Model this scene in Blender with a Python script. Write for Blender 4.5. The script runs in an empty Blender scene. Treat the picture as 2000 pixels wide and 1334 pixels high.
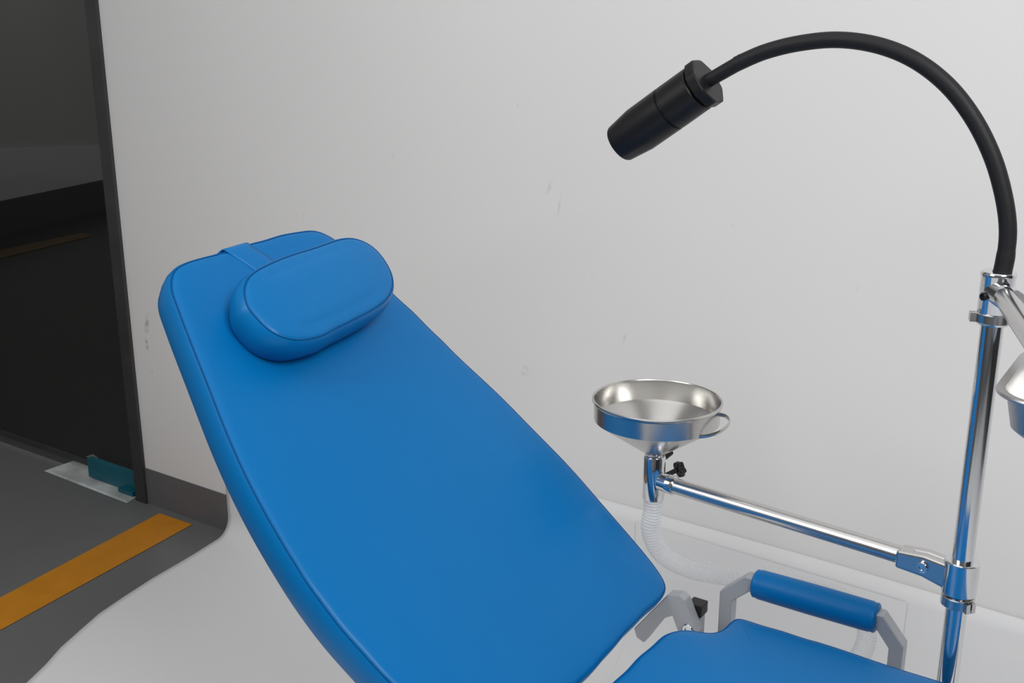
import bpy, math, random
from mathutils import Vector, Matrix
random.seed(3)
ZOOM=None
sc=bpy.context.scene
try:
    sc.view_settings.view_transform='Standard'
except Exception: pass
COL=sc.collection

# ---------------- materials ----------------
def newmat(name):
    m=bpy.data.materials.new(name); m.use_nodes=True
    nt=m.node_tree; nt.nodes.clear()
    o=nt.nodes.new('ShaderNodeOutputMaterial'); b=nt.nodes.new('ShaderNodeBsdfPrincipled')
    nt.links.new(b.outputs[0],o.inputs[0]); return m,nt,b,o
def pmat(name,col,rough=.5,metal=0,bump=0,bscale=100,var=0,vscale=5,spec=.5,coat=0,stretch=None,rvar=0):
    m,nt,b,o=newmat(name)
    b.inputs['Base Color'].default_value=(*col,1); b.inputs['Roughness'].default_value=rough
    b.inputs['Metallic'].default_value=metal; b.inputs['Specular IOR Level'].default_value=spec
    b.inputs['Coat Weight'].default_value=coat
    tc=nt.nodes.new('ShaderNodeTexCoord'); mp=nt.nodes.new('ShaderNodeMapping')
    nt.links.new(tc.outputs['Object'],mp.inputs[0])
    if stretch: mp.inputs['Scale'].default_value=stretch
    if var:
        n=nt.nodes.new('ShaderNodeTexNoise'); n.inputs['Scale'].default_value=vscale; n.inputs['Detail'].default_value=5
        nt.links.new(mp.outputs[0],n.inputs['Vector'])
        r=nt.nodes.new('ShaderNodeMapRange'); r.inputs[1].default_value=.3; r.inputs[2].default_value=.7
        r.inputs[3].default_value=1-var; r.inputs[4].default_value=1+var
        nt.links.new(n.outputs[0],r.inputs[0])
        mx=nt.nodes.new('ShaderNodeVectorMath'); mx.operation='SCALE'; mx.inputs[0].default_value=col
        nt.links.new(r.outputs[0],mx.inputs['Scale']); nt.links.new(mx.outputs[0],b.inputs['Base Color'])
    if rvar:
        n=nt.nodes.new('ShaderNodeTexNoise'); n.inputs['Scale'].default_value=vscale
        nt.links.new(mp.outputs[0],n.inputs['Vector'])
        r=nt.nodes.new('ShaderNodeMapRange'); r.inputs[3].default_value=rough-rvar; r.inputs[4].default_value=rough+rvar
        nt.links.new(n.outputs[0],r.inputs[0]); nt.links.new(r.outputs[0],b.inputs['Roughness'])
    if bump:
        n=nt.nodes.new('ShaderNodeTexNoise'); n.inputs['Scale'].default_value=bscale; n.inputs['Detail'].default_value=3
        nt.links.new(mp.outputs[0],n.inputs['Vector'])
        bp=nt.nodes.new('ShaderNodeBump'); bp.inputs['Strength'].default_value=bump; bp.inputs['Distance'].default_value=.01
        nt.links.new(n.outputs[0],bp.inputs['Height']); nt.links.new(bp.outputs[0],b.inputs['Normal'])
    return m

BLUE=(0.0,.143,.40)
M_vinyl=pmat('blue_vinyl',BLUE,.38,bump=.08,bscale=8,var=.03,vscale=3,spec=.18)
M_pill=pmat('blue_vinyl_pillow',(0.0,.148,.41),.36,bump=.16,bscale=18,var=.02,vscale=4,spec=.22)
M_seam=pmat('blue_seam',(0.0,.085,.27),.5,bump=.2,bscale=300,spec=.2)
M_chrome=pmat('chrome',(.72,.73,.75),.11,1,rvar=.02,vscale=3)
M_satin=pmat('satin_nickel',(.62,.61,.60),.22,1,rvar=.04,vscale=6)
M_steel=pmat('brushed_steel',(.60,.59,.57),.23,1)
M_silver=pmat('silver_paint',(.40,.41,.43),.42,.35,bump=.02,bscale=400)
M_black=pmat('black_anodised',(.007,.007,.008),.42,0,bump=.02,bscale=300,spec=.32)
M_rubber=pmat('black_rubber',(.011,.011,.013),.55,0,bump=.04,bscale=300,spec=.3)
M_plastic=pmat('black_plastic',(.015,.015,.017),.4,spec=.3)
M_paper=pmat('white_paper',(.79,.79,.795),.6,bump=.08,bscale=3,var=.012,vscale=2,spec=.2)
M_base=pmat('grey_skirting',(.125,.125,.13),.5,var=.05,vscale=4)
M_floor=pmat('grey_epoxy',(.145,.148,.146),.33,bump=.02,bscale=12,var=.05,vscale=3,rvar=.05)
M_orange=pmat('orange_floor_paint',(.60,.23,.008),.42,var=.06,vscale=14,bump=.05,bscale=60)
M_orange2=pmat('dimmed_orange_paint',(.11,.060,.013),.42,var=.2,vscale=14)  # orange stripe with the corridor's dimness put into the colour
M_dfloor=pmat('shaded_corridor_floor',(.022,.027,.023),.3,var=.1,vscale=3)  # grey floor darkened: the unlit corridor's shade is in the colour
M_jamb=pmat('dark_door_frame',(.035,.035,.036),.45,var=.2,vscale=8)
M_plate=pmat('worn_white_plate',(.52,.55,.54),.4,var=.35,vscale=9)
M_teal=pmat('teal_plastic',(.0,.105,.15),.4,var=.1,vscale=15)
M_dwall=pmat('corridor_wall',(.30,.30,.295),.6,var=.05,vscale=1)
M_ddado=pmat('corridor_dado',(.40,.40,.41),.5,var=.05,vscale=1)
M_dskirt=pmat('corridor_skirting',(.03,.03,.03),.5,var=.05,vscale=1)
M_room=pmat('reflection_wall_grey',(.38,.39,.41),.7,var=.1,vscale=1)
M_room2=pmat('reflection_wall_black',(.05,.05,.055),.7,var=.1,vscale=1)

# wall with scuffs
def wallmat():
    m,nt,b,o=newmat('white_painted_wall')
    N=nt.nodes; Lk=nt.links
    tc=N.new('ShaderNodeTexCoord'); b.inputs['Roughness'].default_value=.55; b.inputs['Specular IOR Level'].default_value=.3
    n=N.new('ShaderNodeTexNoise'); n.inputs['Scale'].default_value=1.3; n.inputs['Detail'].default_value=3
    Lk.new(tc.outputs['Object'],n.inputs['Vector'])
    r=N.new('ShaderNodeMapRange'); r.inputs[1].default_value=.3; r.inputs[2].default_value=.7; r.inputs[3].default_value=.985; r.inputs[4].default_value=1.01
    Lk.new(n.outputs[0],r.inputs[0])
    n2=N.new('ShaderNodeTexNoise'); n2.inputs['Scale'].default_value=60; n2.inputs['Detail'].default_value=4
    Lk.new(tc.outputs['Object'],n2.inputs['Vector'])
    thr=N.new('ShaderNodeMapRange'); thr.inputs[1].default_value=.42; thr.inputs[2].default_value=.56
    Lk.new(n2.outputs[0],thr.inputs[0])
    acc=None
    marks=[(-2.955,.67,.014,.05,.2,.7),(-2.965,.60,.010,.035,0,.8),(-2.956,.505,.016,.010,0,1),(-1.442,.772,.013,.019,0,.45),
           (-1.372,1.25,.007,.03,.5,.3),(-1.345,1.205,.005,.035,.15,.25),(-1.466,1.439,.005,.016,-.9,.45),(-1.86,1.30,.004,.02,.1,.2),(-1.16,.90,.005,.02,.3,.3),
           (-1.70,1.33,.004,.01,.7,.2),(-.9,1.2,.006,.006,.0,.2),(-2.2,1.1,.005,.02,.2,.2),(-.62,1.1,.004,.015,.2,.15),(-1.25,1.05,.004,.01,-.4,.2)]
    for (A,z,ra,rz,rot,st) in marks:
        mp=N.new('ShaderNodeMapping'); mp.vector_type='TEXTURE'
        mp.inputs['Location'].default_value=(A,0,z); mp.inputs['Rotation'].default_value=(0,rot,0); mp.inputs['Scale'].default_value=(ra,1000,rz)
        Lk.new(tc.outputs['Object'],mp.inputs[0])
        ln=N.new('ShaderNodeVectorMath'); ln.operation='LENGTH'; Lk.new(mp.outputs[0],ln.inputs[0])
        mr=N.new('ShaderNodeMapRange'); mr.inputs[1].default_value=1; mr.inputs[2].default_value=.3; mr.inputs[3].default_value=0; mr.inputs[4].default_value=st
        Lk.new(ln.outputs['Value'],mr.inputs[0])
        if acc is None: acc=mr.outputs[0]
        else:
            mm=N.new('ShaderNodeMath'); mm.operation='MAXIMUM'; Lk.new(acc,mm.inputs[0]); Lk.new(mr.outputs[0],mm.inputs[1]); acc=mm.outputs[0]
    mul=N.new('ShaderNodeMath'); mul.operation='MULTIPLY'; Lk.new(acc,mul.inputs[0]); Lk.new(thr.outputs[0],mul.inputs[1])
    sv=N.new('ShaderNodeVectorMath'); sv.operation='SCALE'; sv.inputs[0].default_value=(.78,.773,.768); Lk.new(r.outputs[0],sv.inputs['Scale'])
    mix=N.new('ShaderNodeMix'); mix.data_type='RGBA'; Lk.new(mul.outputs[0],mix.inputs['Factor'])
    Lk.new(sv.outputs[0],mix.inputs['A']); mix.inputs['B'].default_value=(.42,.39,.33,1)
    Lk.new(mix.outputs['Result'],b.inputs['Base Color'])
    bp=N.new('ShaderNodeBump'); bp.inputs['Strength'].default_value=.05; Lk.new(n.outputs[0],bp.inputs['Height']); Lk.new(bp.outputs[0],b.inputs['Normal'])
    return m
M_wall=wallmat()
def glassmat():
    m,nt,b,o=newmat('dark_tinted_glass'); N=nt.nodes; nt.nodes.remove(b)
    t=N.new('ShaderNodeBsdfTransparent'); t.inputs[0].default_value=(.42,.42,.41,1)
    g=N.new('ShaderNodeBsdfGlossy'); g.inputs['Roughness'].default_value=.03; g.inputs[0].default_value=(.8,.8,.8,1)
    mx=N.new('ShaderNodeMixShader'); mx.inputs[0].default_value=.02
    nt.links.new(t.outputs[0],mx.inputs[1]); nt.links.new(g.outputs[0],mx.inputs[2]); nt.links.new(mx.outputs[0],o.inputs[0]); return m
M_glass=glassmat()
def hosemat():
    m,nt,b,o=newmat('translucent_hose'); N=nt.nodes
    b.inputs['Base Color'].default_value=(.86,.87,.88,1); b.inputs['Roughness'].default_value=.2
    t=N.new('ShaderNodeBsdfTransparent'); t.inputs[0].default_value=(.96,.965,.97,1)
    mx=N.new('ShaderNodeMixShader'); lw=N.new('ShaderNodeLayerWeight'); lw.inputs[0].default_value=.4
    mr=N.new('ShaderNodeMapRange'); mr.inputs[3].default_value=.30; mr.inputs[4].default_value=.6
    nt.links.new(lw.outputs['Facing'],mr.inputs[0]); nt.links.new(mr.outputs[0],mx.inputs[0])
    nt.links.new(t.outputs[0],mx.inputs[1]); nt.links.new(b.outputs[0],mx.inputs[2]); nt.links.new(mx.outputs[0],o.inputs[0]); return m
M_hose=hosemat()

# ---------------- geometry helpers ----------------
def obj(name,verts,faces,mat,parent=None,smooth=True,angle=40):
    me=bpy.data.meshes.new(name); me.from_pydata([tuple(v) for v in verts],[],faces); me.update()
    import bmesh
    bm=bmesh.new(); bm.from_mesh(me); bmesh.ops.recalc_face_normals(bm,faces=bm.faces)
    if smooth:
        lim=math.radians(angle)
        for f in bm.faces: f.smooth=True
        for e in bm.edges:
            if len(e.link_faces)==2 and e.calc_face_angle(0)>lim: e.smooth=False
    bm.to_mesh(me); bm.free()
    me.materials.append(mat)
    o=bpy.data.objects.new(name,me); COL.objects.link(o)
    if parent: setp(o,parent)
    return o
def setp(o,parent):
    o.parent=parent
    # empties are translated to the base of their thing; meshes stay at the world origin
    if parent.type=='EMPTY': o.matrix_parent_inverse=Matrix.Translation(-Vector(parent.location))
def bevel(o,w,s=2):
    b=o.modifiers.new('b','BEVEL'); b.width=w; b.segments=s; b.limit_method='ANGLE'; return o
def empty(name,loc,label,cat,parent=None):
    e=bpy.data.objects.new(name,None); e.empty_display_size=.05; e.location=loc; COL.objects.link(e)
    if label: e['label']=label
    if cat: e['category']=cat
    return e
def top(o,label,cat): o['label']=label; o['category']=cat; return o
def struct(o): o['kind']='structure'; return o

def merge(*parts):
    V=[];F=[]
    for v,f in parts:
        k=len(V); V+=list(v); F+=[tuple(i+k for i in q) for q in f]
    return V,F
def boxg(x0,x1,y0,y1,z0,z1):
    v=[Vector(p) for p in [(x0,y0,z0),(x1,y0,z0),(x1,y1,z0),(x0,y1,z0),(x0,y0,z1),(x1,y0,z1),(x1,y1,z1),(x0,y1,z1)]]
    return v,[(0,3,2,1),(4,5,6,7),(0,1,5,4),(1,2,6,5),(2,3,7,6),(3,0,4,7)]
def frame(d):
    d=Vector(d).normalized(); u=Vector((0,0,1)) if abs(d.z)<.9 else Vector((1,0,0))
    a=d.cross(u).normalized(); b=d.cross(a).normalized(); return d,a,b
def lathe(p,d,prof,n=48,closed_start=True,closed_end=True):
    p=Vector(p); d,a,b=frame(d); V=[];F=[]
    for (h,r) in prof:
        for i in range(n):
            t=2*math.pi*i/n; V.append(p+d*h+(a*math.cos(t)+b*math.sin(t))*r)
    m=len(prof)
    for j in range(m-1):
        for i in range(n):
            F.append((j*n+i,j*n+(i+1)%n,(j+1)*n+(i+1)%n,(j+1)*n+i))
    if closed_start: F.append(tuple(range(n)))
    if closed_end: F.append(tuple((m-1)*n+i for i in range(n)))
    return V,F
def cyl(p0,p1,r,bev=.001,n=40):
    p0=Vector(p0);p1=Vector(p1); L=(p1-p0).length
    return lathe(p0,p1-p0,[(0,r-bev),(bev,r),(L-bev,r),(L,r-bev)],n)
def catmull(P,sub=8,closed=False):
    P=[Vector(p) for p in P]; n=len(P); out=[]
    rng=range(n) if closed else range(n-1)
    for i in rng:
        if closed: p0,p1,p2,p3=P[i-1],P[i],P[(i+1)%n],P[(i+2)%n]
        else: p0=P[max(i-1,0)];p1=P[i];p2=P[i+1];p3=P[min(i+2,n-1)]
        for k in range(sub):
            t=k/sub; t2=t*t;t3=t2*t
            out.append(.5*((2*p1)+(p2-p0)*t+(2*p0-5*p1+4*p2-p3)*t2+(3*p1-p0-3*p2+p3)*t3))
    if not closed: out.append(P[-1])
    return out
def resample(P,step,closed=False):
    P=list(P); 
    if closed: P=P+[P[0]]
    D=[0]
    for i in range(1,len(P)): D.append(D[-1]+(P[i]-P[i-1]).length)
    n=max(2,int(round(D[-1]/step))); out=[];j=0
    for k in range(n+(0 if closed else 1)):
        s=D[-1]*k/n
        while j<len(D)-2 and D[j+1]<s: j+=1
        t=(s-D[j])/max(1e-9,D[j+1]-D[j]); out.append(P[j].lerp(P[j+1],t))
    return out
def sweep(P,section,closed=False,radf=None,caps=True,up=None):
    n=len(P); m=len(section); V=[];F=[]
    T=[]
    for i in range(n):
        if closed: t=P[(i+1)%n]-P[i-1]
        else: t=P[min(i+1,n-1)]-P[max(i-1,0)]
        T.append(t.normalized())
    if up is not None: a=Vector(up)
    else: _,a,_=frame(T[0])
    for i in range(n):
        if up is not None: a=Vector(up)
        a=(a-T[i]*a.dot(T[i])).normalized(); b=T[i].cross(a)
        k=radf(i/(n-1),i) if radf else 1
        for (x,y) in section: V.append(P[i]+a*x*k+b*y*k)
    for i in range(n if closed else n-1):
        for j in range(m):
            i2=(i+1)%n
            F.append((i*m+j,i*m+(j+1)%m,i2*m+(j+1)%m,i2*m+j))
    if caps and not closed:
        F.append(tuple(range(m))); F.append(tuple((n-1)*m+j for j in range(m)))
    return V,F
def circ(r,n=16): return [(r*math.cos(2*math.pi*i/n),r*math.sin(2*math.pi*i/n)) for i in range(n)]
def rrect(w,h,r=.002,k=3):
    out=[]
    for cx,cy,a0 in [(w/2-r,h/2-r,0),(-w/2+r,h/2-r,90),(-w/2+r,-h/2+r,180),(w/2-r,-h/2+r,270)]:
        for i in range(k+1):
            a=math.radians(a0+90*i/k); out.append((cx+r*math.cos(a),cy+r*math.sin(a)))
    return out
def loft(rings,cap0=True,cap1=True):
    n=len(rings[0]); V=[v for r in rings for v in r]; F=[]
    for j in range(len(rings)-1):
        for i in range(n): F.append((j*n+i,j*n+(i+1)%n,(j+1)*n+(i+1)%n,(j+1)*n+i))
    if cap0: F.append(tuple(range(n)))
    if cap1: F.append(tuple((len(rings)-1)*n+i for i in range(n)))
    return V,F

def cushion(outline,thick,M,crown=.006,wob=.0005,sub=8,step=.008,seedv=1,bott=.004,center=None,smoothit=0,bulge=.002):
    rnd=random.Random(seedv)
    P=resample(catmull([(x,y,0) for x,y in outline],sub,True),step,True)
    for _ in range(smoothit):
        P=[(P[i-1]+P[i]*2+P[(i+1)%len(P)])/4 for i in range(len(P))]
    n=len(P); c=sum(P,Vector())/n if center is None else Vector((*center,0))
    N=[]
    for i in range(n):
        t=(P[(i+1)%n]-P[i-1]).normalized(); N.append(Vector((t.y,-t.x,0)))
    area=sum(P[i].x*P[(i+1)%n].y-P[(i+1)%n].x*P[i].y for i in range(n))
    if area<0: N=[-k for k in N]
    ph=[rnd.uniform(0,6.28) for _ in range(6)]
    ks=step/.008
    W=[wob*(math.sin(i*.31*ks+ph[0])+.9*math.sin(i*.73*ks+ph[1])*(math.sin(i*.05*ks+ph[3])>0)+.8*math.sin(i*.13*ks+ph[2])) for i in range(n)]
    def ring(off,h,wk=1): return [P[i]+N[i]*(off+W[i]*wk)+Vector((0,0,h+W[i]*.5*wk)) for i in range(n)]
    def sring(d,s,h): return [c+(P[i]-N[i]*d-c)*s+Vector((0,0,h)) for i in range(n)]
    t=thick
    rings=[sring(.02,.7,-t),ring(-.010-bott,-t,0),ring(-.004-bott,-t+.002,.3),ring(-bott*.8,-t+.008,.6),ring(bulge*.75,-t*.55,1),ring(bulge,-t*.30,1),ring(bulge*.4,-.0060,1),
           ring(-.0006,-.0022,1),ring(-.0022,-.0034,1),ring(-.0038,-.0012,1),ring(-.0080,crown*.06,.6),ring(-.014,crown*.16,.2),ring(-.020,crown*.27,0)]
    for s,k in [(.94,.40),(.87,.55),(.78,.70),(.65,.82),(.5,.91),(.3,.98),(.1,1.0)]:
        rings.append(sring(.020,s,crown*k))
    V,F=loft(rings)
    V=[M@v for v in V]
    seam=[M@(P[i]+N[i]*(-.0022+W[i])+Vector((0,0,-.0021+W[i]*.5))) for i in range(n)]
    return (V,F),seam

# ---------------- the room ----------------
WB=2.197
struct(obj('wall_back',*boxg(-3.04,3.2,WB,WB+.15,0,3.2),M_wall,smooth=False))
struct(obj('baseboard_back',*boxg(-3.04,3.2,WB-.003,WB,0,.135),M_base,smooth=False))
struct(obj('floor',*boxg(-12,3.2,-3,WB+.05,-.1,0),M_floor,smooth=False))
struct(obj('floor_corridor',*boxg(-12,3.2,WB+.05,10,-.1,0),M_dfloor,smooth=False))
struct(obj('wall_front',*boxg(-6,3.2,-3.15,-3.0,0,3.2),M_room,smooth=False))  # unseen wall added for the chrome to reflect
struct(obj('wall_right',*boxg(3.2,3.35,-3,WB+.15,0,3.2),M_room2,smooth=False))  # unseen wall, coloured near-black to put dark streaks in the chrome
struct(obj('trim_1',*merge(boxg(-3.095,-3.04,WB-.012,WB+.15,0,3.2),boxg(-3.11,-3.095,WB+.03,WB+.08,0,3.2)),M_jamb,smooth=False))
struct(obj('door_1',[(-4.7,WB+.05,.05),(-3.112,WB+.05,.05),(-3.112,WB+.05,3.0),(-4.7,WB+.05,3.0)],[(0,1,2,3)],M_glass,smooth=False))
struct(obj('trim_2',*boxg(-4.7,-3.112,WB+.04,WB+.062,.035,.055),M_jamb,smooth=False))
struct(obj('trim_3',*boxg(-4.8,-4.7,WB-.01,WB+.15,0,3.2),M_jamb,smooth=False))
struct(obj('wall_corridor_side',*boxg(-8.2,-4.8,WB,WB+.15,0,3.2),M_dwall,smooth=False))
def quadwall(p,q,z0,z1,z2,t=.1):
    p=Vector((*p,0));q=Vector((*q,0));d=(q-p).normalized();n=Vector((-d.y,d.x,0))*t
    v=[p+Vector((0,0,z0)),q+Vector((0,0,z0)),q+Vector((0,0,z2)),p+Vector((0,0,z1))]; v+= [k+n for k in v]
    return v,[(0,1,2,3),(7,6,5,4),(0,4,5,1),(1,5,6,2),(2,6,7,3),(3,7,4,0)]
struct(obj('wall_corridor_end',*quadwall((-8.1,3.83),(-10.2,9.7),0,3.2,3.2),M_dwall,smooth=False))
struct(obj('trim_4',*quadwall((-8.07,3.85),(-10.16,9.7),.28,.80,.35,.03),M_ddado,smooth=False))
struct(obj('baseboard_corridor',*quadwall((-8.05,3.86),(-10.14,9.7),0,.28,.28,.03),M_dskirt,smooth=False))
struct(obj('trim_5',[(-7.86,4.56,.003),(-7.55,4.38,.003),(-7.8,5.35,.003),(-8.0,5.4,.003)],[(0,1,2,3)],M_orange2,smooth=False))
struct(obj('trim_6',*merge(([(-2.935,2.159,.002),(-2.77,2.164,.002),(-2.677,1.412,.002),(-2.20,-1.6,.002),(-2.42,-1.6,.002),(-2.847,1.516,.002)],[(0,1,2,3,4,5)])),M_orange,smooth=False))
o=obj('threshold_plate',*merge(([Vector(p) for p in [(-3.61,2.16,.001),(-3.10,2.15,.001),(-3.13,2.235,.001),(-3.60,2.37,.001),(-3.60,2.17,.006),(-3.11,2.156,.006),(-3.135,2.23,.006),(-3.595,2.365,.006)]],[(4,5,6,7),(0,1,5,4),(1,2,6,5),(2,3,7,6),(3,0,4,7)])),M_plate,smooth=False)
top(o,'worn dirty white floor plate under the glass door','floor plate')
o=obj('door_stop',*merge(boxg(-3.40,-3.12,WB+.012,WB+.035,.012,.085),boxg(-3.20,-3.12,WB-.008,WB+.012,.006,.022)),M_teal,smooth=False)
top(o,'teal plastic stop at the foot of the glass door','door stop')

# paper backdrop
def paper():
    def left(B,z):
        pts=[(-2.2,-.9),(-1,-1.35),(0,-1.8),(.5,-2.03),(1,-2.25),(1.311,-2.375),(1.456,-2.457),(1.636,-2.528),(1.847,-2.568),(2.0,-2.585),(2.2,-2.62)]
        if z>.15: return -2.62+min(1,(z-.15)/.2)*.02
        for (b0,a0),(b1,a1) in zip(pts,pts[1:]):
            if B<=b1: return a0+(a1-a0)*(B-b0)/(b1-b0)
        return -2.62
    nu=70;cols=[]
    for i in range(nu):
        u=i/(nu-1); col=[]
        Am=-2.6+5.2*u**1.3
        R=.06+.20*max(0,min(1,(Am+2.6)/1.0)); W0=WB-.004; cB=W0-R
        prof=[(B*(cB-.03)/2.0 if B>0 else B,.004) for B in [-2.2,-1.5,-1,-.5,0,.3,.6,.9,1.1,1.311,1.38,1.456,1.54,1.636,1.75,1.85,1.92,2.0]]
        for k in range(0,11):
            a=math.radians(90*k/10); prof.append((cB+R*math.sin(a),.004+R*(1-math.cos(a))))
        for q in [.2,.4,.6,.8,1.0]:
            ztop=.478-.012*max(0,min(1,(Am+1.2)))-.018*max(0,Am+.65)
            prof.append((W0,.004+R+(ztop-R-.004)*q))
        for B,z in prof:
            l=left(B,z); A=l+(2.6-l)*u**1.3
            col.append(Vector((A,B,z)))
        cols.append(col)
    V=[v for c in cols for v in c]; m=len(cols[0]); F=[]
    for i in range(nu-1):
        for j in range(m-1): F.append((i*m+j,(i+1)*m+j,(i+1)*m+j+1,i*m+j+1))
    return V,F
o=obj('paper_backdrop',*paper(),M_paper,angle=60)
top(o,'white paper backdrop sheet curving from wall onto floor','paper backdrop')
sm=o.modifiers.new('s','SOLIDIFY'); sm.thickness=.0006
def sheet():
    V=[];F=[];nz=14
    for j in range(nz):
        q=j/(nz-1); z=.05+(.445-.05)*q
        R=.26; B=WB-.0065-(R-math.sqrt(max(0,R*R-max(0,R+.004-z)**2)) if z<R else 0)-.001
        for i in range(20):
            u=i/19; V.append(Vector((-1.11+.66*u+.004*math.sin(3*u+j*.2),B-.0006*math.sin(4*u),z-.018*u*q)))
    for j in range(nz-1):
        for i in range(19): F.append((j*20+i,j*20+i+1,j*20+i+21,j*20+i+20))
    return V,F
o=obj('paper_sheet',*sheet(),M_paper); top(o,'loose white paper sheet leaning against the wall','paper sheet')

# ---------------- treatment chair ----------------
chair=empty('treatment_chair',(-.25,1.08,0),'blue vinyl reclining treatment chair with silver metal frame','treatment chair')
phi=math.radians(43.3)
sd=Vector((-math.cos(phi),0,math.sin(phi))); nd=Vector((math.sin(phi),0,math.cos(phi))); bd=Vector((0,1,0))
H0=Vector((-.621,0,.789))
MB=Matrix(((sd.x,bd.x,nd.x,H0.x),(sd.y,bd.y,nd.y,H0.y),(sd.z,bd.z,nd.z,H0.z),(0,0,0,1)))
back_out=[(-.008,.95),(.008,.892),(.055,.845),(.133,.820),(.243,.803),(.371,.808),(.487,.828),(.6,.858),(.684,.881),(.724,.896),(.749,.928),
 (.757,1.011),(.763,1.096),(.766,1.165),(.755,1.208),(.715,1.232),(.618,1.257),(.485,1.290),(.349,1.323),(.205,1.348),(.080,1.359),(.030,1.360),(.008,1.353),(.0,1.330),(.0,1.245),(-.008,1.107)]
g,seam=cushion(back_out,.054,MB,crown=.007,wob=.0004,seedv=2,bott=.001,step=.008,center=(.37,1.075),smoothit=2,bulge=.003)
back=obj('backrest',*g,M_vinyl,chair,angle=50)
obj('seam',*sweep(seam,circ(.0009,6),closed=True),M_seam,back)
Pb=resample(catmull([(x,y,0) for x,y in back_out],8,True),.012,True); cb_=Vector((.37,1.075,0))
def br(s,h): return [MB@(cb_+(p-cb_)*s+Vector((0,0,h))) for p in Pb]
obj('backing_board',*loft([br(.88,-.070),br(.90,-.068),br(.90,-.052)]),M_plastic,back)
# headrest
pil_out=[(.625,.922),(.655,.937),(.674,.965),(.684,1.02),(.692,1.09),(.697,1.155),(.690,1.188),(.670,1.208),(.642,1.212),(.612,1.203),(.588,1.178),(.572,1.135),(.560,1.06),(.554,.995),(.560,.955),(.585,.928)]
hp_=.064
MP=MB@Matrix.Translation((0,0,hp_))
g,ps=cushion(pil_out,hp_-.002,MP,crown=.006,wob=.0007,seedv=11,bott=.006,step=.006,center=(.627,1.07),smoothit=1,bulge=.0055)
pil=obj('headrest',*g,M_pill,chair,angle=50)
obj('seam',*sweep(ps,circ(.0009,6),closed=True),M_seam,pil)
def strap():
    V=[];F=[]
    path=[(.66,.0052,.036),(.69,.0042,.028),(.715,.0030,.018),(.735,.0018,.009),(.7450,.0011,.003),(.7530,.0003,.0),(.7585,-.0018,0),(.7620,-.006,0),(.7650,-.02,0),(.7650,-.04,0),(.760,-.056,0),(.74,-.059,0)]
    for (s,h,db) in path:
        for k in range(6):
            q=k/5; V.append(MB@Vector((s+.0035*q,1.014+.046*q+db,h+.0003*math.sin(math.pi*q))))
    for i in range(len(path)-1):
        for k in range(5): F.append((6*i+k,6*i+k+1,6*i+k+7,6*i+k+6))
    return V,F
st=obj('strap',*strap(),M_pill,pil); sm=st.modifiers.new('s','SOLIDIFY'); sm.thickness=.0020; sm.offset=0
# seat
seat_out=[(-.575,.92),(-.578,1.08),(-.576,1.20),(-.572,1.243),(-.555,1.266),(-.525,1.274),(-.513,1.290),(-.509,1.325),(-.494,1.337),(-.40,1.337),(-.215,1.334),(-.06,1.334),(-.02,1.325),(0,1.29),(.0,1.08),(0,.88),(-.03,.835),(-.08,.825),(-.3,.82),(-.5,.825),(-.555,.85)]
MS=Matrix.Translation((0,0,.789))
g,seam=cushion(seat_out,.055,MS,crown=.008,wob=.0005,seedv=5,step=.007,center=(-.3,1.07),smoothit=1)
seat=obj('seat',*g,M_vinyl,chair,angle=50)
obj('seam',*sweep(seam,circ(.0009,6),closed=True),M_seam,seat)
ped=merge(boxg(-.52,-.04,.87,1.29,.70,.735),boxg(-.36,-.16,.98,1.18,.12,.70),boxg(-.42,-.10,.93,1.23,.02,.12),boxg(-.55,.03,.83,1.33,0,.03))
obj('pedestal',*ped,M_silver,chair,smooth=False)
def plate(poly,B0,B1):
    V=[Vector((a,B0,z)) for a,z in poly]+[Vector((a,B1,z)) for a,z in poly]; n=len(poly)
    return V,[tuple(range(n)),tuple(range(2*n-1,n-1,-1))]+[(i,(i+1)%n,n+(i+1)%n,n+i) for i in range(n)]
link=[(-.675,.711),(-.670,.697),(-.657,.692),(-.626,.744),(-.611,.754),(-.598,.724),(-.588,.718),(-.574,.722),(-.569,.738),(-.592,.786),(-.600,.791),(-.620,.787)]
hin=bevel(obj('hinge_bracket',*plate(link,1.340,1.360),M_silver,chair,smooth=False),.0015)
obj('bolt',*merge(lathe((-.584,1.340,.741),(0,-1,0),[(0,.0085),(.003,.0085),(.004,.0075),(.004,.0045),(.002,.004)],20)),M_chrome,hin)
hpost=obj('recline_strut',*boxg(-.594,-.576,1.364,1.382,.60,.760),M_silver,chair,smooth=False)
bevel(obj('cap',*boxg(-.597,-.573,1.361,1.385,.752,.771),M_plastic,hpost,smooth=False),.0015)
obj('frame_rail',*merge(boxg(-.60,-.02,1.338,1.362,.690,.722),boxg(-.60,-.56,1.30,1.338,.700,.715)),M_silver,chair,smooth=False)
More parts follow.
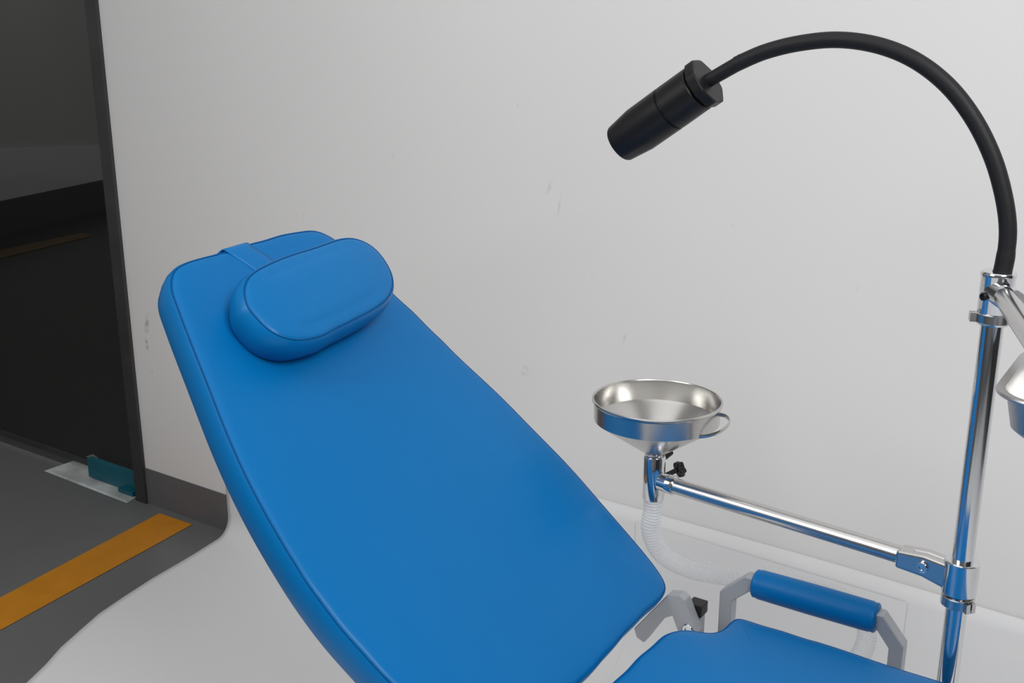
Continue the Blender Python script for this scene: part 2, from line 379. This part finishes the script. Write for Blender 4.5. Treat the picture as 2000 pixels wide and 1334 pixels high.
# armrest
ap=[(-.557,.66),(-.557,.790),(-.518,.826),(-.500,.826),(-.500,.804),(-.510,.804),(-.537,.779),(-.537,.66)]
ap2=[(-.305,.66),(-.305,.779),(-.325,.804),(-.336,.804),(-.336,.826),(-.317,.826),(-.285,.788),(-.285,.66)]
bevel(obj('armrest_frame',*plate(ap,1.388,1.410),M_silver,chair,smooth=False),.0018)
bevel(obj('armrest_frame',*plate(ap2,1.388,1.410),M_silver,chair,smooth=False),.0018)
obj('armrest_mount',*boxg(-.557,-.537,1.362,1.413,.65,.69),M_silver,chair,smooth=False)
obj('armrest_mount',*boxg(-.305,-.285,1.362,1.413,.65,.69),M_silver,chair,smooth=False)
def armpad():
    prof=[(0,.012),(.001,.019),(.003,.0212),(.006,.0208),(.010,.0220),(.03,.0222),(.09,.0226),(.15,.0222),(.172,.0220),(.176,.0210),(.180,.0214),(.182,.019),(.183,.012)]
    return lathe((-.508,1.40,.814),(1,0,0),prof,48)
obj('armrest_pad',*armpad(),M_vinyl,chair)

# ---------------- support pole ----------------
PA,PB=-.2225,1.377
pole=empty('support_pole',(PA,PB,0),'polished chrome pole with clamps and side arm beside chair','support pole')
obj('pole',*cyl((PA,PB,.02),(PA,PB,1.275),.0135,n=64),M_chrome,pole)
obj('pole_base',*lathe((PA,PB,0),(0,0,1),[(0,.03),(.02,.03),(.024,.025),(.05,.018)],40),M_silver,pole)
FB=1.43; FA=-.694
ad=(Vector((FA,FB,0))-Vector((PA,PB,0))).normalized(); pd=Vector((-ad.y,ad.x,0))
if pd.y>0: pd=-pd
az=.925
def along(d,side,z): return Vector((PA,PB,z))+ad*d+pd*side
def obox(c,u,v,w,hu,hv,hw):
    V=[c+u*a*hu+v*b*hv+w*k*hw for k in (-1,1) for a,b in ((-1,-1),(1,-1),(1,1),(-1,1))]
    return V,[(0,3,2,1),(4,5,6,7),(0,1,5,4),(1,2,6,5),(2,3,7,6),(3,0,4,7)]
Z=Vector((0,0,1))
cz=.897
bevel(obj('clamp',*lathe((PA,PB,cz),(0,0,1),[(0,.013),(0,.0205),(.0015,.022),(.046,.022),(.0475,.0205),(.0475,.013)],48,False,False),M_chrome,pole),.0003,1)
def collar(z,dirv,h=.012,r=.021):
    dv=Vector(dirv).normalized(); sv=Vector((-dv.y,dv.x,0))
    g=merge(lathe((PA,PB,z),(0,0,1),[(0,.013),(0,r-.001),(.001,r),(h-.001,r),(h,r-.001),(h,.013)],40,False,False),
        obox(Vector((PA,PB,z+h/2))+dv*(r+.001)+sv*.004,dv,sv,Z,.005,.0028,h/2-.0005),obox(Vector((PA,PB,z+h/2))+dv*(r+.001)-sv*.004,dv,sv,Z,.005,.0028,h/2-.0005))
    return obj('collar',*g,M_satin,pole,angle=30)
collar(cz-.017,(.75,-.65,0),.014)
def wedge(s0,s1):
    P=[(.012,-.022),(.012,.014),(.045,.017),(.082,.013),(.082,-.012),(.045,-.014)]
    V=[along(d,s0,az+z-.002) for d,z in P]+[along(d,s1,az+z-.002) for d,z in P]; n=len(P)
    return V,[tuple(range(n)),tuple(range(2*n-1,n-1,-1))]+[(i,(i+1)%n,n+(i+1)%n,n+i) for i in range(n)]
bevel(obj('fork',*wedge(-.0145,-.0008),M_satin,pole,smooth=False),.004,3)
bevel(obj('fork',*wedge(.0008,.0145),M_satin,pole,smooth=False),.004,3)
for sg in (1,-1):
    obj('bolt',*lathe(along(.045,.0145*sg,az),pd*sg,[(0,.0075),(.003,.0075),(.004,.0065),(.004,.004),(.002,.0038)],24),M_chrome,pole)
L=(Vector((FA,FB,0))-Vector((PA,PB,0))).length
obj('side_arm',*merge(cyl(along(.062,0,az),along(L-.016,0,az),.0124,n=48)),M_satin,pole)
tj=merge(lathe((FA,FB,.893),(0,0,1),[(0,.011),(0,.0165),(.001,.0172),(.071,.0172),(.073,.0162),(.073,.012)],48,False,False),
  lathe(along(L-.012,0,az),-ad,[(0,.014),(.014,.0145),(.0145,.0152),(.026,.0152),(.028,.0138),(.028,.011)],40))
obj('funnel_holder',*tj,M_chrome,pole)
def knob(p,d,r):
    p=Vector(p); d,a,b=frame(d); n=60; rings=[]
    for h,k in [(0,.75),(.002,.95),(.009,1.0),(.011,.92),(.012,.7)]:
        rings.append([p+d*h+(a*math.cos(2*math.pi*i/n)+b*math.sin(2*math.pi*i/n))*r*k*(1+.16*math.cos(5*2*math.pi*i/n)) for i in range(n)])
    return loft(rings)
kb=Vector((FA+.024,FB+.030,.936))
obj('knob',*merge(knob(kb,(.45,.7,.15),.0118),cyl(Vector((FA+.012,FB+.008,.930)),kb,.004)),M_plastic,pole)
obj('lever',*merge(cyl((FA+.010,FB+.010,.960),(FA+.014,FB+.030,.965),.0045)),M_plastic,pole)
obj('clamp',*merge(lathe((PA,PB,1.262),(0,0,1),[(0,.0135),(0,.0185),(.002,.0195),(.058,.0195),(.060,.0205),(.063,.0205),(.065,.019),(.065,.008)],48,False,False)),M_chrome,pole)
collar(1.264,(-.9,-.3,0),.012,.0212)
obj('tray_socket',*merge(cyl((PA-.002,PB-.004,1.305),(PA+.026,PB-.036,1.299),.0150)),M_chrome,pole)
obj('clamp_screw',*lathe((PA-.0105,PB-.0175,1.298),(-.52,-.85,0),[(-.004,.005),(.002,.005),(.003,.0042),(.003,.003),(.001,.0028)],20),M_plastic,pole)
obj('tray_arm',*merge(cyl((PA+.014,PB-.026,1.302),(-.075,.98,1.288),.0125),cyl((-.078,.99,1.295),(-.078,.99,1.205),.008),boxg(-.10,-.02,.98,1.20,1.200,1.207)),M_satin,pole)

def tray(cx,cy,z):
    def ring(w,d,h,r): 
        return [Vector((cx+x,cy+y,z+h)) for x,y in rrect(w,d,r,8)]
    W,D=.34,.22
    rs=[ring(W-.07,D-.07,-.046,.02),ring(W-.05,D-.05,-.046,.03),ring(W-.036,D-.036,-.040,.038),ring(W-.024,D-.024,-.006,.04),ring(W-.016,D-.016,-.001,.043),ring(W,D,0,.048),ring(W+.002,D+.002,-.002,.049),ring(W,D,-.004,.048),
        ring(W-.014,D-.014,-.004,.043),ring(W-.021,D-.021,-.010,.04),ring(W-.033,D-.033,-.041,.038),ring(W-.05,D-.05,-.048,.03),ring(W-.07,D-.07,-.048,.02)]
    return loft(rs)
M_tray=pmat('tray_steel',(.55,.54,.53),.40,1)
o=obj('instrument_tray',*tray(-.002,1.197,1.260),M_tray); top(o,'stainless steel instrument tray held on the pole arm','tray')

# ---------------- examination lamp ----------------
lamp=empty('examination_lamp',(PA,PB,1.315),'black examination lamp on curved flexible gooseneck','lamp')
gp_=[(-.2205,1.310),(-.2175,1.345),(-.219,1.38),(-.2285,1.419),(-.246,1.463),(-.272,1.506),(-.305,1.543),(-.345,1.571),(-.390,1.588),(-.440,1.5945),(-.490,1.590),(-.535,1.579),(-.572,1.5635)]
P=resample(catmull([(a,PB,z) for a,z in gp_],10),.004)
obj('gooseneck',*sweep(P,circ(.0101,24),radf=lambda u,i:1.07 if u<.07 else (1.07-.07*(u-.07)/.01 if u<.08 else 1.0)),M_rubber,lamp)
hd=Vector((-.823,0,-.568)).normalized(); hb=Vector((-.611,PB,1.5415))
ns=Vector((-.564,PB,1.5675))
obj('neck_sleeve',*lathe(ns,hb-ns,[(0,.0101),(.006,.0100),(.010,.0096),(.056,.0093)],30),M_rubber,lamp)
def hexring(p,d,prof,k=8):
    p=Vector(p); d,a,b=frame(d); rings=[]
    n=48
    for h,r in prof:
        rr=[]
        for i in range(n):
            t=2*math.pi*i/n; seg=2*math.pi/k; tt=((t+seg/2)%seg)-seg/2
            q=min(1.06,1/math.cos(tt))*r; rr.append(p+d*h+(a*math.cos(t)+b*math.sin(t))*q)
        rings.append(rr)
    return loft(rings)
head=obj('lamp_head',*merge(hexring(hb,hd,[(0,.0310),(.0015,.0330),(.0135,.0330),(.015,.0310)]),
   lathe(hb+hd*.015,hd,[(0,.027),(.003,.027),(.003,.0305),(.0045,.0322),(.050,.0326),(.051,.0300),(.0536,.0300),(.0546,.0326),(.106,.0326),(.143,.0280),(.145,.0268),(.145,.0248),(.134,.0235),(.128,.010),(.127,.001)],64)),M_black,lamp,angle=14)
mlens=pmat('lamp_lens',(.25,.26,.28),.1,0,coat=.5)
obj('lens',*lathe(hb+hd*(.015+.130),hd,[(0,.018),(.003,.018),(.006,.012),(.007,.002)],32),mlens,head)

# ---------------- funnel ----------------
fz=1.0575
fprof=[(.945,.011),(.966,.0145),(.972,.018),(1.0245,.0945),(1.0265,.0968),(fz-.004,.0975),(fz-.002,.0995),(fz-.0005,.1005),(fz+.0015,.1005),(fz+.0025,.0995),(fz+.0025,.0975),(fz+.001,.0965),(fz-.003,.0962),(1.0262,.0950),(.973,.016),(.966,.0125),(.945,.0095)]
fun=obj('funnel',*lathe((FA,FB,0),(0,0,1),fprof,128,False,False),M_steel,angle=22); top(fun,'stainless steel funnel bowl set on the side arm','funnel')
az0=math.radians(3)
er=Vector((math.cos(az0),math.sin(az0),0)); et=Vector((-er.y,er.x,0))
hp=[er*.086+et*(-.042)+Z*-.008,er*.098+et*(-.036)+Z*-.006,er*.111+et*(-.022)+Z*-.002,er*.116+Z*.003,er*.112+et*.015+Z*.006,er*.103+et*.022+Z*.008,er*.093+et*.023+Z*.008]
hp=[Vector((FA,FB,1.036))+p for p in hp]
obj('handle',*sweep(resample(catmull(hp,8),.003),rrect(.0060,.0018,.0007,2),up=(0,0,1)),M_steel,fun,angle=30)

# ---------------- hose ----------------
hpts=[(FA,FB,.905),(FA,FB,.87),(-.697,1.432,.835),(-.684,1.45,.79),(-.650,1.49,.755),(-.605,1.53,.738),(-.555,1.57,.727),(-.49,1.60,.722),(-.43,1.615,.712),(-.392,1.60,.69),(-.380,1.565,.665),(-.39,1.50,.64),(-.40,1.42,.62),(-.40,1.30,.61),(-.38,1.16,.60)]
P=resample(catmull(hpts,12),.001)
hose=obj('drain_hose',*sweep(P,circ(.0148,24),radf=lambda u,i:1+.055*math.cos(i*2*math.pi/5),caps=False),M_hose,angle=80)
top(hose,'translucent ribbed plastic drain hose hanging under the funnel','hose')

# ---------------- lights ----------------
def area(name,loc,target,size,power,col=(1,1,1),sy=None):
    l=bpy.data.lights.new(name,'AREA'); l.energy=power; l.color=col; l.size=size
    if sy: l.shape='RECTANGLE'; l.size_y=sy
    o=bpy.data.objects.new(name,l); o.location=loc
    o.rotation_euler=(Vector(target)-Vector(loc)).to_track_quat('-Z','Y').to_euler(); COL.objects.link(o); return o
area('softbox_light',(1.3,-.1,2.9),(-.7,1.4,.8),1.0,56)
area('softbox_light',(-1.8,-.9,2.7),(-1.3,2.0,.8),1.4,26)
area('ceiling_light',(-.6,.6,3.15),(-.6,.9,0),2.2,14)
area('corridor_fill',(-6.8,6.0,2.6),(-9.2,6.6,.9),1.4,9)  # unseen fill added to brighten the corridor's far wall
w=bpy.data.worlds.new('World'); sc.world=w; w.use_nodes=True
w.node_tree.nodes['Background'].inputs[0].default_value=(1,1,1,1); w.node_tree.nodes['Background'].inputs[1].default_value=.26

# ---------------- camera ----------------
cam=bpy.data.cameras.new('camera'); cam.lens=37.8; cam.sensor_width=36; cam.clip_start=.02
if ZOOM:
    u,v,k=ZOOM; cam.lens*=k; cam.shift_x=(u-1000)/2000*k; cam.shift_y=-(v-667)/2000*k
co=bpy.data.objects.new('camera',cam); co.location=(0,0,1.6); co.rotation_euler=(math.radians(90-15.9),0,math.radians(34)); COL.objects.link(co); sc.camera=co
